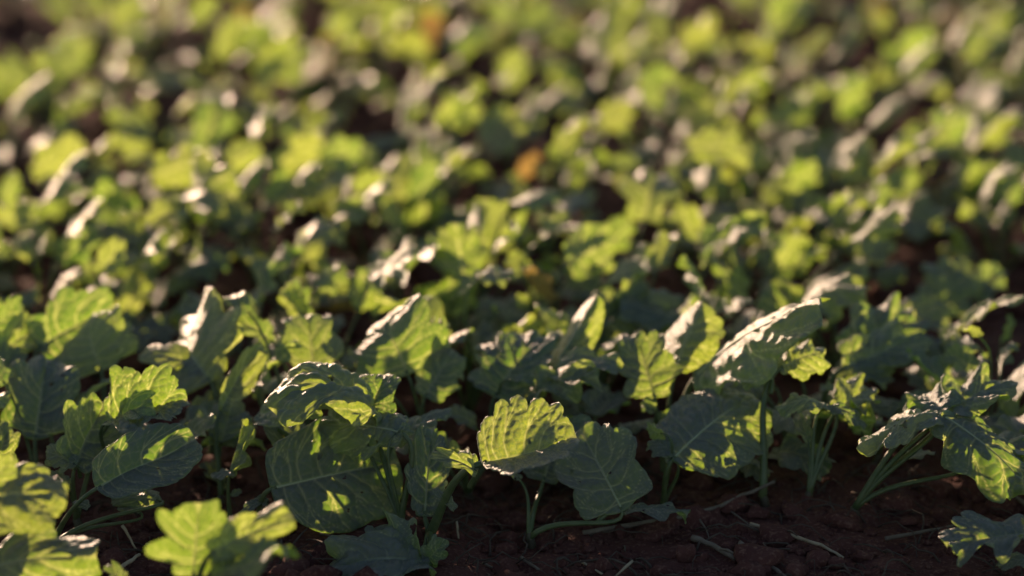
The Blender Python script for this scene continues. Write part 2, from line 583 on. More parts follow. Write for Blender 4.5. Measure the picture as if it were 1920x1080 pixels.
b = P(482, 992, "plant with one broad round leaf showing a pale midrib, left of centre", FR)
H(b, 512, 915, 748, 868, -.010, .012, .86, -14, 1.45, fold=.06, cup=-.25, bend=-.35, ruff=.012, tooth=.045, deep=.05, lobes=5, quilt=.75, skew=.95,
  holes=((.80, .30, .055, .8), (.62, -.17, .010, 1.0)))
H(b, 560, 888, 522, 790, .022, .008, .72, 12, .8, fold=.15, tooth=.06, lobes=6, quilt=.5)
H(b, 500, 935, 452, 965, -.004, -.01, .5, 40, .5, bend=-.6)

c = P(758, 1006, "plant with an arching crinkled grey leaf above the broad round leaf", FR)
H(c, 696, 778, 514, 772, .030, -.02, .62, 52, 1.3, fold=.2, cup=-.9, bend=-2.0, ruff=.02, tooth=.06, quilt=1.6, bend_pow=1.1)
H(c, 688, 780, 722, 704, .034, .01, 1.0, -4, 1.1, fold=.35, cup=-.4, bend=-.5, ruff=.02, tooth=.05, quilt=1.5, lobes=6)
H(c, 752, 812, 588, 800, .012, .004, .62, 52, 1.0, fold=-.1, cup=-.6, bend=-.6, ruff=.035, quilt=1.6, tooth=.07, holes=((.25, .15, .05, 1),), sheen=True)
H(c, 742, 812, 768, 800, .012, .01, .8, -35, .6, bend=-.5)
H(c, 486, 782, 632, 752, .055, .02, .42, -62, 1.0, fold=.1, bend=-.4, quilt=1.3, start=at_depth(560, 830, c.base.y + .04), sheen=True)
H(c, 740, 830, 835, 772, .035, .02, .45, -48, .9, bend=-.5, fold=.2)

d = P(88, 1032, "plant with a smooth dark oval leaf on a long slanting stalk", FR)
H(d, 184, 914, 366, 824, -.006, .010, .66, -24, 1.35, fold=.42, cup=-.2, bend=.12, ruff=.014, tooth=.035, deep=.05, lobes=7, quilt=.45, skew=.95,
  holes=((.55, -.12, .014, 1.6),))
H(d, 168, 950, 140, 940, -.006, 0, .7, 20, .5, start=at_depth(160, 958, d.base.y - .006))
H(d, 300, 938, 208, 930, .022, .004, .45, 22, .7, fold=-.1, cup=-.5, bend=-.5, tooth=.09)
H(d, 262, 960, 222, 946, .026, .002, .5, 30, .5, bend=-.4)

e = P(150, 985, "plant with a frilly lime leaf lit from behind, near left", FR)
H(e, 140, 876, 194, 757, -.002, .022, 1.0, 14, 1.2, fold=.12, cup=.2, bend=.3, ruff=.03, tooth=.15, deep=.1, lobes=8, quilt=1.0)
H(e, 142, 872, 86, 846, -.004, .002, .75, 22, .8, fold=.1, tooth=.18, ruff=.03, start=at_depth(150, 885, e.base.y))
H(e, 128, 920, 100, 884, -.004, .0, .6, 12, .6, tooth=.15, start=at_depth(136, 930, e.base.y))
H(e, 208, 792, 290, 764, .02, .012, .6, -58, .9, fold=.5, ruff=.07, tooth=.2, quilt=1.4, sheen=True)

f = P(250, 958, "plant with a quilted scallop-edged leaf behind the smooth dark oval leaf", FR)
H(f, 206, 788, 352, 752, -.008, .010, 1.15, -36, 1.3, fold=.72, cup=-.35, bend=-.1, ruff=.022, tooth=.10, lobes=9, quilt=1.7)
H(f, 100, 806, 212, 714, .045, .02, .22, -62, .9, fold=.5, bend=-.3, tooth=.04)
H(f, 345, 800, 415, 770, .05, .012, .7, -50, .8, bend=-.6, fold=.2)

gg = P(78, 940, "plant with an upright dull blue-green leaf at the far left", FR)
H(gg, 66, 822, 88, 674, .012, .03, .82, -6, 1.1, fold=.15, bend=-.35, ruff=.02, tooth=.06, quilt=.7)
H(gg, -16, 885, 14, 798, -.03, .01, .6, 20, .8, fold=.4, tooth=.09)
H(gg, 10, 720, -20, 680, .03, .01, .8, 10, .7)

h = P(-60, 1175, "near plant at the left edge with a blurred grey-blue leaf", FR)
H(h, -70, 945, 124, 930, -.012, .004, .85, -40, 1.0, fold=.05, cup=-.5, bend=-.5, ruff=.05, tooth=.08, quilt=1.8)
H(h, -20, 905, 22, 858, -.01, .004, .8, 10, .7, tooth=.1)
H(h, -80, 1085, 182, 1042, -.012, .0, .55, -22, 1.0, fold=-.2, cup=-.4, bend=-.5, ruff=.03, quilt=1.0)

i = P(372, 1235, "near plant at the bottom edge with a blurred maple-like lime leaf", FR)
H(i, 362, 1078, 372, 944, -.004, .012, 1.15, 6, 1.2, fold=.05, cup=.15, bend=.2, ruff=.03, tooth=.22, deep=.24, lobes=5, quilt=.5)
H(i, 398, 1036, 548, 966, -.004, .006, .42, -18, .9, fold=.15, bend=-.5, tooth=.12, start=at_depth(372, 1075, i.base.y - .004))
H(i, 398, 1084, 540, 1042, -.008, .008, .5, -55, .9, fold=.2, bend=-.4, ruff=.06, sheen=True)
H(i, 420, 1050, 470, 1015, -.004, .004, .5, -20, .6, start=at_depth(385, 1080, i.base.y - .004))
H(i, 250, 1120, 200, 1060, .02, .01, .4, 40, .6)

j = P(432, 978, "small plant with one narrow leaf seen edge on", FR)
H(j, 430, 890, 452, 786, .0, .008, .6, 76, 1.0, fold=.9, ruff=.05, tooth=.13, bend=-.15)
H(j, 436, 886, 398, 896, -.002, -.01, .6, 60, .7, fold=.2, tooth=.06, start=at_depth(434, 892, j.base.y))
H(j, 434, 930, 452, 920, .0, .004, .6, -20, .5, start=at_depth(433, 940, j.base.y))
k = P(414, 940, "slim plant with a tall upright blade leaf glowing lime", FR)
H(k, 414, 768, 488, 646, .03, .010, .40, 22, 1.1, fold=.35, cup=.3, bend=.35, ruff=.012, tooth=.07, quilt=.8)
H(k, 414, 835, 438, 758, .02, .012, .9, -8, .8, bend=-.4)
H(k, 420, 905, 380, 870, .02, .0, .6, 20, .7, bend=-.4)

l = P(392, 880, "plant with a wide fan-shaped lime leaf left of the tall blade leaf", FR)
H(l, 394, 714, 342, 630, .015, .035, 1.65, -6, 1.1, fold=.15, cup=-.4, bend=-.9, ruff=.035, tooth=.16, deep=.12, lobes=6, quilt=.6)
H(l, 380, 690, 270, 662, .025, .01, .55, 40, .8, fold=.2, bend=-.4, tooth=.12)
H(l, 410, 740, 470, 705, .02, .02, .6, -40, .8)
m = P(190, 862, "plant with a fan-shaped leaf whose rim is curled over, left", FR)
H(m, 189, 694, 162, 606, .015, .012, 1.55, -4, 1.1, fold=.1, cup=-.2, bend=-1.0, bend_pow=2.2, ruff=.03, tooth=.08, quilt=.6)
H(m, 74, 650, 214, 574, .045, .015, .75, -12, .9, fold=.0, bend=-.3, tooth=.12, ruff=.02)
H(m, 210, 640, 246, 612, .03, .01, .5, -30, .7)
m2 = P(10, 860, "plant with several lime leaves cut off by the left edge", FR)
H(m2, -35, 640, 36, 566, .03, .015, .6, 10, .8)
H(m2, -25, 690, 74, 606, .025, .015, .55, -14, .8)
H(m2, -10, 720, 30, 650, .01, .01, .8, 5, .7)
H(m2, 20, 760, 100, 700, .02, .01, .6, -50, .7)

n = P(568, 872, "plant with a rounded lime leaf next to a narrow pale one", FR)
H(n, 590, 704, 574, 594, .012, .014, .95, 8, 1.0, fold=.1, bend=-.45, tooth=.08, ruff=.02, quilt=.6)
H(n, 486, 722, 560, 642, .0, .03, .38, -58, .9, fold=.3, ruff=.05, tooth=.14, sheen=True)
H(n, 470, 590, 432, 560, .03, .01, .8, 30, .7)
H(n, 510, 640, 440, 600, .03, .0, .7, 45, .7)

o = P(806, 868, "plant with a broad half-shaded leaf showing a pale forked midrib", FR)
H(o, 764, 700, 724, 596, .002, .012, 1.5, -4, 1.2, fold=.1, cup=-.3, bend=-.9, bend_pow=1.6, ruff=.025, tooth=.07, quilt=.8)
H(o, 798, 742, 850, 656, -.006, .008, .85, -6, 1.0, fold=.05, tooth=.07, ruff=.015, quilt=.6)
H(o, 800, 690, 826, 600, .01, .01, .5, 20, .8, ruff=.06, tooth=.12)
H(o, 700, 730, 640, 760, .0, .0, .8, 55, .7, bend=-.5)

p_ = P(945, 880, "plant with a scalloped leaf beside a tall folded blade, centre", FR)
H(p_, 928, 742, 1016, 630, .006, .012, 1.0, -24, 1.1, fold=.3, cup=-.2, bend=-.4, ruff=.035, tooth=.13, lobes=7, quilt=1.4)
H(p_, 955, 712, 1000, 730, .0, -.01, .5, -50, .7, fold=.4)
H(p_, 1022, 715, 1120, 553, .010, .016, .46, 5, 1.1, fold=-.85, cup=-.1, bend=.1, ruff=.012, tooth=.04, deep=.04, quilt=.5, sheen='half')
H(p_, 1000, 722, 1158, 686, .012, .018, .42, -66, 1.0, bend=-.5, quilt=1.2, sheen=True)
H(p_, 996, 748, 1122, 708, -.004, .016, .40, -60, .9, fold=.2, ruff=.07, tooth=.2, quilt=1.6, sheen=True)
H(p_, 890, 800, 840, 770, .0, .0, .7, 50, .8, bend=-.5)
q_ = P(1060, 770, "plant with a flat lime leaf just behind the tall folded blade", FR)
H(q_, 1104, 602, 1228, 566, .012, .012, .62, -20, .9, fold=.1, bend=-.3, tooth=.07, ruff=.02)
H(q_, 1060, 636, 1028, 586, .005, .008, .8, 10, .8, bend=-.7, bend_pow=2)
H(q_, 1120, 660, 1210, 610, .01, .02, .8, -30, .8)

s = P(1236, 900, "plant with a tall pale stalk and a folded pink-sheened leaf, right of centre", FR)
H(s, 1226, 744, 1190, 628, .008, .012, .95, 18, 1.1, fold=.25, bend=-.3, ruff=.03, tooth=.12, quilt=1.0)
H(s, 1268, 690, 1318, 566, .022, .012, .95, 0, 1.1, fold=-.7, cup=-.1, bend=-.2, ruff=.018, quilt=1.2, tooth=.10, sheen='half')
H(s, 1306, 706, 1534, 572, .015, .045, .58, -50, 1.2, fold=-.25, cup=-.2, bend=-.3, ruff=.03, tooth=.07, quilt=.8, sheen=True)
H(s, 1228, 770, 1206, 752, .0, .0, .9, 10, .5, start=at_depth(1230, 785, s.base.y))
H(s, 1230, 800, 1262, 775, .0, .0, .7, -10, .5, start=at_depth(1230, 815, s.base.y))

t = P(1240, 968, "plant with a flat shaded leaf carrying a bright sun fleck", FR)
H(t, 1262, 860, 1412, 742, -.004, .026, 1.02, -26, 1.35, fold=-.06, cup=-.45, bend=-.6, ruff=.0195, tooth=.075, deep=.06, lobes=9, quilt=1.2)
H(t, 1244, 812, 1215, 800, .0, .01, .9, -60, .6)
H(t, 1268, 862, 1222, 826, -.002, .012, .8, 40, .8, fold=.1)

u = P(1436, 960, "plant with a thick forked stalk lit cream at the top", FR)
H(u, 1462, 690, 1548, 662, .03, .01, .7, -22, .9, fold=-.1, bend=-.8, tooth=.09, sr=1.5)
H(u, 1445, 700, 1395, 726, .028, -.005, .55, 30, .8, bend=-.5, start=at_depth(1446, 730, u.base.y + .02))
u2 = P(1520, 850, "plant with a ruffled lime leaf reaching right on a green stalk", FR)
H(u2, 1582, 688, 1728, 634, .0, .012, .58, -16, 1.1, fold=.1, bend=-.3, ruff=.05, tooth=.12, sr=1.2)
H(u2, 1592, 664, 1716, 586, .028, .012, .72, -10, 1.0, bend=-.4, ruff=.05, tooth=.12)
H(u2, 1580, 726, 1672, 708, -.002, .01, .5, -48, .8, bend=-1.0)
H(u2, 1500, 700, 1470, 640, .01, .01, .7, 20, .7)
v = P(1780, 690, "plant with a single upright lime leaf near the right edge", FR)
H(v, 1772, 590, 1786, 488, .01, .012, 1.05, 4, .9, bend=-.3, ruff=.03, tooth=.1)
H(v, 1830, 560, 1870, 500, .02, .01, .8, -10, .7)
H(v, 1690, 600, 1660, 575, .01, .01, .6, 30, .6)
w = P(1880, 770, "plant at the right edge with one narrow pale sunlit leaf", FR)
H(w, 1768, 642, 1922, 562, .0, .03, .2, -56, .9, fold=.3, tooth=.05, sheen=True)
H(w, 1880, 640, 1892, 590, .02, .0, .4, 40, .6)
H(w, 1740, 690, 1790, 640, .01, .01, .8, -10, .8, mat=M_LEAF)
H(w, 1700, 680, 1680, 640, .01, .01, .7, 10, .7)

x = P(1604, 978, "sprawling plant with arching shaded leaves and spread stalks, right", FR)
H(x, 1762, 776, 1612, 842, .0, -.02, .50, 60, 1.1, fold=-.1, cup=-.5, bend=-.7, ruff=.05, tooth=.12, quilt=1.3, holes=((.5, .1, .04, 1),))
H(x, 1768, 780, 1925, 925, -.004, -.03, .62, -40, 1.2, fold=-.15, cup=-.4, bend=-.8, ruff=.03, tooth=.08, quilt=1.2)
H(x, 1772, 778, 1884, 716, .006, .03, .68, -50, 1.0, fold=.1, bend=-.3, ruff=.05, tooth=.12, quilt=1.2)
H(x, 1770, 772, 1730, 742, .004, .03, .9, 35, .9, ruff=.06, tooth=.12)
H(x, 1830, 870, 1930, 820, .0, .02, .6, -50, .9, bend=-.5)
H(x, 1700, 860, 1745, 850, .01, .01, .6, -60, .7, bend=-.5)
x2 = P(1512, 958, "plant with small curled leaves on thin upright stalks, right", FR)
H(x2, 1556, 762, 1458, 770, .012, -.008, .42, 66, 1.0, fold=-.1, bend=-.6, tooth=.09)
H(x2, 1560, 760, 1622, 802, .012, -.008, .52, -44, .9, bend=-.5, fold=.1, tooth=.09)
H(x2, 1570, 770, 1630, 730, .02, .02, .8, -24, .9, ruff=.04)
H(x2, 1516, 830, 1500, 780, .01, .01, .5, 10, .8)
z_ = P(998, 1008, "plant with a large dull leaf hanging to the soil, centre right", FR)
H(z_, 1166, 956, 1088, 806, .0, .012, .92, 4, 1.25, fold=.22, cup=-.2, bend=-.35, ruff=.02, tooth=.07, deep=.09, lobes=6, quilt=.5, holes=((.62, .28, .022, 1.0),))
H(z_, 1172, 958, 1288, 966, .004, -.004, .42, -66, .9, fold=-.1, bend=-.5, ruff=.04, start=at_depth(1120, 972, z_.base.y))
H(z_, 1020, 900, 1062, 782, .045, .01, 1.0, -10, .9)  # rear leaf, enlarged so that it shades the large dull leaf
H(z_, 975, 900, 940, 880, .03, .0, .6, 50, .8)
y_ = P(1960, 1075, "near plant at the lower right corner with one jagged flat leaf", FR)
H(y_, 1935, 1000, 1774, 1028, -.01, -.016, .62, 58, 1.0, fold=.2, bend=-.2, ruff=.04, tooth=.16, deep=.12)
H(y_, 1945, 1050, 1872, 1062, -.016, -.004, .5, 50, .8, tooth=.16)
HERO_PLANTS = [a, b, c, d, e, f, gg, h, i, j, k, l, m, m2, n, o, p_, q_, s, t, u, u2, v, w, x, x2, z_, y_]

# ------------------------------------------------------------------ leaf shapes shared by the plants farther back
LIB = []
for sd in range(26):
    rr = random.Random(500 + sd)
    Vv, Ff, ve, rib, dirn = leaf_geometry(500 + sd, nq=36, ns=13, W=rr.uniform(.5, .85), lobes=rr.randint(4, 7),
                                          tooth=rr.uniform(.10, .22), deep=rr.uniform(.08, .24), fold=rr.uniform(-.5, .6), cup=rr.uniform(-.7, .3),
                                          bend=rr.uniform(-1.5, .2), ruff=rr.uniform(.035, .085), quilt=rr.uniform(.7, 1.6), twist=rr.uniform(-.7, .7),
                                          holes=tuple((rr.uniform(.2, .8), rr.uniform(-.3, .3), rr.uniform(.01, .04), 1) for _ in range(rr.randint(0, 3))))
    LIB.append((new_mesh("leaf", Vv, Ff, M_LEAF, attr={"vein": ve}), rib, dirn))
LIB_Y = []
for sd in (600, 601, 602):
    Vv, Ff, ve, rib, dirn = leaf_geometry(sd, nq=30, ns=10, W=.6, bend=-.8, ruff=.05)
    LIB_Y.append((new_mesh("yellow_leaf", Vv, Ff, M_YELL, attr={"vein": ve}), rib, dirn))

R = random.Random(5)
# kind, x, y, length in photo pixels, direction in degrees; T = upright and lit through, G = lying back and catching the sun, Y = yellowed
BACK = [
 ('T',392,232,105,80),('T',480,238,85,70),('T',556,288,130,30),('T',338,312,140,20),('T',45,128,90,130),('T',122,112,95,55),('T',20,140,80,160),
 ('T',110,296,130,30),('T',20,352,80,70),('T',28,405,75,10),('T',215,272,90,20),('T',606,446,130,40),('T',722,250,100,15),('T',732,395,90,-60),
 ('T',690,338,80,20),('T',900,430,150,80),('T',862,470,130,100),('T',960,425,120,60),('T',930,515,80,10),('T',1110,470,125,25),('T',1160,440,90,50),
 ('T',1300,515,90,120),('T',1222,372,110,70),('T',1270,340,80,110),('T',1060,275,90,80),('T',1000,372,100,20),('T',1345,282,140,-5),('T',1250,470,90,60),
 ('T',1382,540,90,100),('T',1502,330,90,20),('T',1456,355,90,50),('T',1602,322,80,30),('T',1685,345,95,25),('T',1648,362,80,60),('T',1560,372,90,10),
 ('T',1905,300,90,75),('T',1900,352,70,60),('T',1700,95,90,20),('T',1408,160,80,30),('T',1240,165,85,60),('T',430,72,85,70),('T',520,110,90,50),
 ('T',640,60,80,40),('T',740,40,80,60),('T',880,70,90,30),('T',960,130,80,70),('T',1010,40,80,50),('T',1130,60,80,80),('T',1310,60,80,40),
 ('T',850,190,90,40),('T',940,240,90,60),('T',1150,220,80,30),('T',760,210,70,80),('T',1480,30,80,50),('T',300,60,70,60),('T',250,30,70,30),
 ('T',380,20,70,60),('T',1250,30,70,80),('T',1600,180,80,30),('T',1780,230,80,20),('T',1500,200,80,50),('T',1850,90,80,40),('T',460,290,80,30),
 ('T',640,290,90,10),('T',520,350,80,50),('T',800,340,90,60),('T',1080,380,90,40),('T',1420,300,80,70),('T',150,460,110,40),('T',210,480,90,60),
 ('T',320,400,100,30),('T',560,560,90,120),('T',690,540,110,70),('T',620,520,80,40),('T',1180,560,90,30),('T',1480,470,90,50),('T',1640,470,90,40),
 ('G',52,190,105,35),('G',520,520,120,62),('G',862,312,90,30),('G',702,362,80,35),('G',800,490,100,30),('G',735,498,90,12),('G',1040,425,65,40),
 ('G',1500,278,95,42),('G',1590,292,90,20),('G',1690,300,95,30),('G',1530,95,90,50),('G',1580,80,90,50),('G',1820,55,100,48),('G',1722,108,75,40),
 ('G',1640,425,100,35),('G',1606,402,80,30),('G',1362,466,90,40),('G',1400,440,80,30),('G',1360,205,110,45),('G',1420,170,90,45),('G',1862,172,80,60),
 ('G',1860,268,130,35),('G',1180,508,90,20),('G',118,334,120,55),('G',160,408,95,40),('G',545,408,70,35),('G',580,330,70,30),('G',470,325,70,30),
 ('G',800,165,80,40),('G',822,240,70,40),('G',1470,225,90,40),('G',1880,340,90,40),('G',1290,100,70,40),('G',1200,80,70,40),('G',640,20,70,40),
 ('G',330,20,60,40),('G',250,90,60,35),('G',1090,250,70,30),('G',1000,190,60,40),('G',620,350,80,25),('G',400,380,110,10),('G',1660,210,80,40),
 ('G',1750,300,90,35),('G',1920,110,80,45),('G',1330,330,70,70),('G',660,410,80,20),('G',880,540,60,30),('G',1560,560,130,10),
 ('Y',800,52,75,55),('Y',590,105,110,60),('Y',1012,535,80,-55),('Y',990,310,60,50),
]
GAPS = [(1180,470,60,35),(480,200,60,40),(880,150,60,35),(1560,140,60,35),(1780,180,80,40),(1640,250,60,30),(420,480,70,40),(740,140,60,30),(1330,430,60,30),(1870,430,190,90),(1600,540,170,40),(1780,480,130,60),(60,50,130,70),(230,215,160,55),(640,200,60,60),(1400,130,70,50),(1330,200,0,0),
        (1180,180,70,40),(330,545,140,45),(120,520,120,45),(980,590,110,45),(1150,10,80,20),(700,440,50,50),(1880,640,90,80),(1760,680,90,60)]
def in_gap(pt):
    px, py = to_pixel((pt[0], pt[1], 0.045))
    return any(gw and ((px - gx_) / gw) ** 2 + ((py - gy_) / gh) ** 2 < 1 for gx_, gy_, gw, gh in GAPS)

back_plants = []
class Slot:
    def __init__(s_, b): s_.b = Vector(b); s_.leaves = []
slots = []
for kind, px, py, Lp, ang in BACK:
    z = R.uniform(.066, .098) if kind != 'Y' else R.uniform(.05, .07)
    C = at_height(px, py, z)
    sc = (C - CAM).dot(FWD) / FPX
    Lm = Lp * sc * ((.8 if py > 260 else .98) if kind == 'T' else .95)
    an = math.radians(ang)
    es = RGT * math.cos(an) + UPV * math.sin(an)
    if kind == 'G':
        kk = -(es.dot(HALF)) / FWD.dot(HALF)
        e1 = es + FWD * max(-1.0, min(1.0, kk))
        nn = HALF + Vector((R.uniform(-.12, .12), R.uniform(-.12, .12), 0))
    else:
        e1 = es + FWD * R.uniform(0.0, 1.0)
        tw = -FWD
        cc = (tw - e1.normalized() * tw.dot(e1.normalized())).normalized()
        a_ = math.radians(R.gauss(0, 34))
        nn = cc * math.cos(a_) + e1.normalized().cross(cc) * math.sin(a_)
        if R.random() < .4:
            nn = -nn
    e1n = e1.normalized()
    Lw = Lm * e1.length if kind != 'G' else Lm * min(1.3, e1.length)
    org = C - e1n * Lw * .5
    if org.z < .02:
        org.z = .02
    g0 = Vector((org.x - e1n.x * R.uniform(.005, .02), org.y - e1n.y * R.uniform(.0, .02) + R.uniform(-.01, .015), 0))
    best = None
    for s_ in slots:
        dd = (s_.b - g0).length
        if dd < .055 and len(s_.leaves) < 6 and (best is None or dd < best[0]):
            best = (dd, s_)
    if best is None:
        s_ = Slot(g0); slots.append(s_)
    else:
        s_ = best[1]
    s_.leaves.append((kind, org, e1n, nn, Lw))
occupied = [s_.b for s_ in slots] + [Vector((p.base.x, p.base.y, 0)) for p in HERO_PLANTS]
# the rest of the sown stand, thinned where the photo shows bare soil
tries = 0
while tries < 9000:
    tries += 1
    yy = R.uniform(1.40, 3.0)
    yc = 1.38 + (int((yy - 1.38) / .13) + .5) * .13         # drilled in loose rows
    yy = yc + (yy - yc) * .65
    half = yy * 960 / FPX
    xx = R.uniform(-half - .27, half + .09)
    b_ = Vector((xx, yy, 0))
    if in_gap(b_):
        continue
    if any((b_ - q2).length < (.082 if yy < 1.95 else .098) for q2 in occupied):
        continue
    slots.append(Slot(b_)); occupied.append(b_)
# a few plants beside the front rows, out of the picture on the sun's side
for b_ in ((-.36, 1.36), (-.42, 1.50), (-.48, 1.62), (-.33, 1.27), (-.50, 1.42), (.36, 1.42), (.42, 1.56), (.34, 1.33)):
    if all((Vector((*b_, 0)) - q2).length > .06 for q2 in occupied):
        slots.append(Slot((*b_, 0))); occupied.append(Vector((*b_, 0)))

ORD = ["first", "second", "third", "fourth", "fifth", "sixth", "seventh", "eighth", "ninth", "tenth", "eleventh", "twelfth",
       "thirteenth", "fourteenth", "fifteenth", "sixteenth", "seventeenth", "eighteenth", "nineteenth", "twentieth"]
BAND = .13
inframe = {}
for s_ in slots:
    px, py = to_pixel((s_.b.x, s_.b.y, .06))
    s_.vis = -20 < px < 1940 and py > -35 and py < 1100
    s_.px = px
    s_.band = int((s_.b.y - 1.38) / BAND)
    if s_.vis:
        inframe.setdefault(s_.band, []).append(s_)
rows = sorted(inframe)
for ri, bnd in enumerate(rows):
    for k_, s_ in enumerate(sorted(inframe[bnd], key=lambda q2: q2.px)):
        s_.label = "blurred brassica plant, %s from the left in the %s row behind the sharp plants" % (ORD[min(k_, 19)], ORD[min(ri, 19)])
for s_ in slots:
    if s_.vis:
        pl = Plant(s_.b, s_.label, "blurred plants filling the field behind")
    else:
        pl = Plant(s_.b, "brassica plant rooted just outside the edge of the picture", "plants outside the picture")
    for kind, org, e1n, nn, Lw in s_.leaves:
        lib = LIB_Y if kind == 'Y' else LIB
        pl.leaf(lib[R.randrange(len(lib))], frame(e1n, nn, Lw, org), Lw)
    want = R.randint(*((6, 8) if s_.b.y < 1.95 else (4, 6))) - len(s_.leaves)
    az0 = R.uniform(0, 6.28)
    for q2 in range(max(0 if len(s_.leaves) > 3 else 2, want)):
        az = az0 + q2 * 2.4 + R.uniform(-.4, .4)
        Lw = R.uniform(.022, .052)
        el = R.uniform(.75, 1.2)
        pln = R.uniform(.022, .055)
        dr = Vector((math.cos(az), math.sin(az), 0))
        org = pl.top + dr * pln * math.cos(el) + Vector((0, 0, pln * math.sin(el)))
        ble = R.uniform(-.25, .85)
        e1 = dr * math.cos(ble) + Vector((0, 0, math.sin(ble)))
        up = Vector((0, 0, 1)) * math.cos(ble) - dr * math.sin(ble)
        ro = R.gauss(0, .45)
        nn = up * math.cos(ro) + e1.cross(up) * math.sin(ro)
        if R.random() < (.4 if s_.b.y < 1.9 else .55):
            nn = nn.lerp(HALF, .8)
        lib = LIB_Y if R.random() < .04 else LIB
        pl.leaf(lib[R.randrange(len(lib))], frame(e1, nn, Lw, org), Lw)
    for q2 in range(R.randint(1, 4)):                       # small young leaves, added and turned to give sun glints
        az = R.uniform(0, 6.28); hh = R.uniform(.03, .075)
        dr = Vector((math.cos(az), math.sin(az), 0))
        org = pl.top + dr * R.uniform(.005, .03) + Vector((0, 0, hh))
        e1 = (dr + Vector((0, 0, R.uniform(.1, 1.0)))).normalized()
        nn = HALF + Vector((R.gauss(0, .16), R.gauss(0, .16), R.gauss(0, .16)))
        Lw = R.uniform(.010, .024)
        pl.leaf(LIB[R.randrange(len(LIB))], frame(e1, nn, Lw, org), Lw)
    back_plants.append(pl)

# ------------------------------------------------------------------ low plants in the shade between the front plants
R2 = random.Random(77)
for px, py, lab in ((1385, 905, "low shaded plant between the flat sun-flecked leaf and the forked stalk"),
                    (1640, 880, "low shaded plant behind the stalks of the sprawling right plant"),
                    (1790, 850, "low shaded plant behind the top of the sprawling right plant"),
                    (1105, 880, "low shaded plant behind the large dull hanging leaf"),
                    (640, 905, "low shaded plant behind the broad round leaf"),
                    (330, 900, "low shaded plant behind the tip of the smooth dark oval leaf"),
                    (880, 915, "low shaded plant behind the folded glowing leaf"),
                    (1480, 860, "low shaded plant right behind the forked cream-lit stalk")):
    pl = P(px, py, lab, "low plants in the shade of the front rows")
    az0 = R2.uniform(0, 6.28)
    for q2 in range(6):
        az = az0 + q2 * 2.4 + R2.uniform(-.3, .3)
        dr = Vector((math.cos(az), math.sin(az), 0))
        pln = R2.uniform(.012, .04); el = R2.uniform(.5, 1.2)
        org = pl.top + dr * pln * math.cos(el) + Vector((0, 0, pln * math.sin(el)))
        ble = R2.uniform(-.2, .7)
        e1 = dr * math.cos(ble) + Vector((0, 0, math.sin(ble)))
        up = Vector((0, 0, 1)) * math.cos(ble) - dr * math.sin(ble)
        ro = R2.gauss(0, .4)
        Lw = R2.uniform(.018, .04)
        pl.leaf(LIB[R2.randrange(len(LIB))], frame(e1, up * math.cos(ro) + e1.cross(up) * math.sin(ro), Lw, org), Lw)

# ------------------------------------------------------------------ twigs and straws lying on the soil
def litter(name, pts, rad_px, mat, label, cat, fork=()):
    W_ = []
    for (px, py, lift) in pts:
        g_ = at_height(px, py, 0.0)
        z = float(soil_h(g_.x, g_.y)) + lift
        W_.append(at_height(px, py, z))
    r_ = rad_px * (W_[0] - CAM).length / FPX
    base = W_[0].copy()
    fine = []
    for k_ in range(len(W_) - 1):
        for u_ in range(5):
            t_ = u_ / 5
            j_ = Vector((R.gauss(0, 1), R.gauss(0, 1), R.gauss(0, 1))) * r_ * .12
            fine.append(W_[k_].lerp(W_[k_ + 1], t_) + j_ - base)
    fine.append(W_[-1] - base)
    n_ = len(fine)
    radii = [r_ * (1 - .35 * i_ / n_) * R.uniform(.85, 1.15) for i_ in range(n_)]
    v_, f_ = tube(fine, radii, 7)
    ob = link(name, new_mesh(name, v_, f_, mat))
    ob.location = base
    ob["label"] = label; ob["category"] = cat
    for fk in fork:
        p0, p1, sc_ = fk
        a_, b_ = at_height(p0[0], p0[1], .006) - base, at_height(p1[0], p1[1], .004) - base
        v_, f_ = tube([a_, a_.lerp(b_, .35) + Vector((0, 0, .002)), a_.lerp(b_, .7) + Vector((.001, 0, .001)), b_], [r_ * sc_, r_ * sc_ * .9, r_ * sc_ * .7, r_ * sc_ * .4], 6)
        link("side_shoot", new_mesh("side_shoot", v_, f_, mat), ob)
    return ob
TW = "dry_twig"
litter(TW, [(1092, 998, .004), (1180, 985, .004), (1282, 968, .005), (1352, 948, .007), (1400, 926, .010), (1452, 903, .013)], 5, M_TWIG,
       "long grey forked twig lying across the soil right of centre", "twig", (((1345, 950), (1385, 972), .8), ((1300, 962), (1330, 1010), .5), ((1350, 950), (1420, 1000), .4)))
litter(TW, [(1298, 1008, .003), (1336, 1022, .003), (1378, 1048, .003)], 6, M_TWIG, "short knobbly pale twig below the long forked twig", "twig", (((1350, 1030), (1392, 1052), .5),))
litter("dry_straw", [(1408, 982, .004), (1470, 1000, .004), (1540, 1022, .005), (1582, 1046, .003)], 4, M_STRAW, "thin pale straw sloping down under the sprawling right plant", "straw")
litter(TW, [(1386, 1018, .003), (1430, 1050, .003), (1476, 1084, .003)], 5, M_TWIG, "straight brown twig running off the bottom edge", "twig")
litter(TW, [(1662, 1010, .003), (1790, 985, .004)], 4, M_TWIG, "straight dark twig lying alone at the lower right", "twig")
litter(TW, [(1895, 925, .006), (1945, 965, .006)], 5, M_TWIG, "stub of twig at the right edge under the drooping leaf", "twig")
litter("dry_straw", [(1088, 1052, .003), (1140, 1084, .003)], 2.6, M_STRAW, "short cream straw at the bottom centre", "straw")
litter("dry_straw", [(1186, 1052, .008), (1150, 1084, .003)], 3, M_STRAW, "upright split straw with a bright tip at the bottom edge", "straw")
litter("dry_straw", [(856, 978, .012), (860, 1010, .002)], 2.4, M_STRAW, "tiny upright straw right of the thick stalk", "straw")
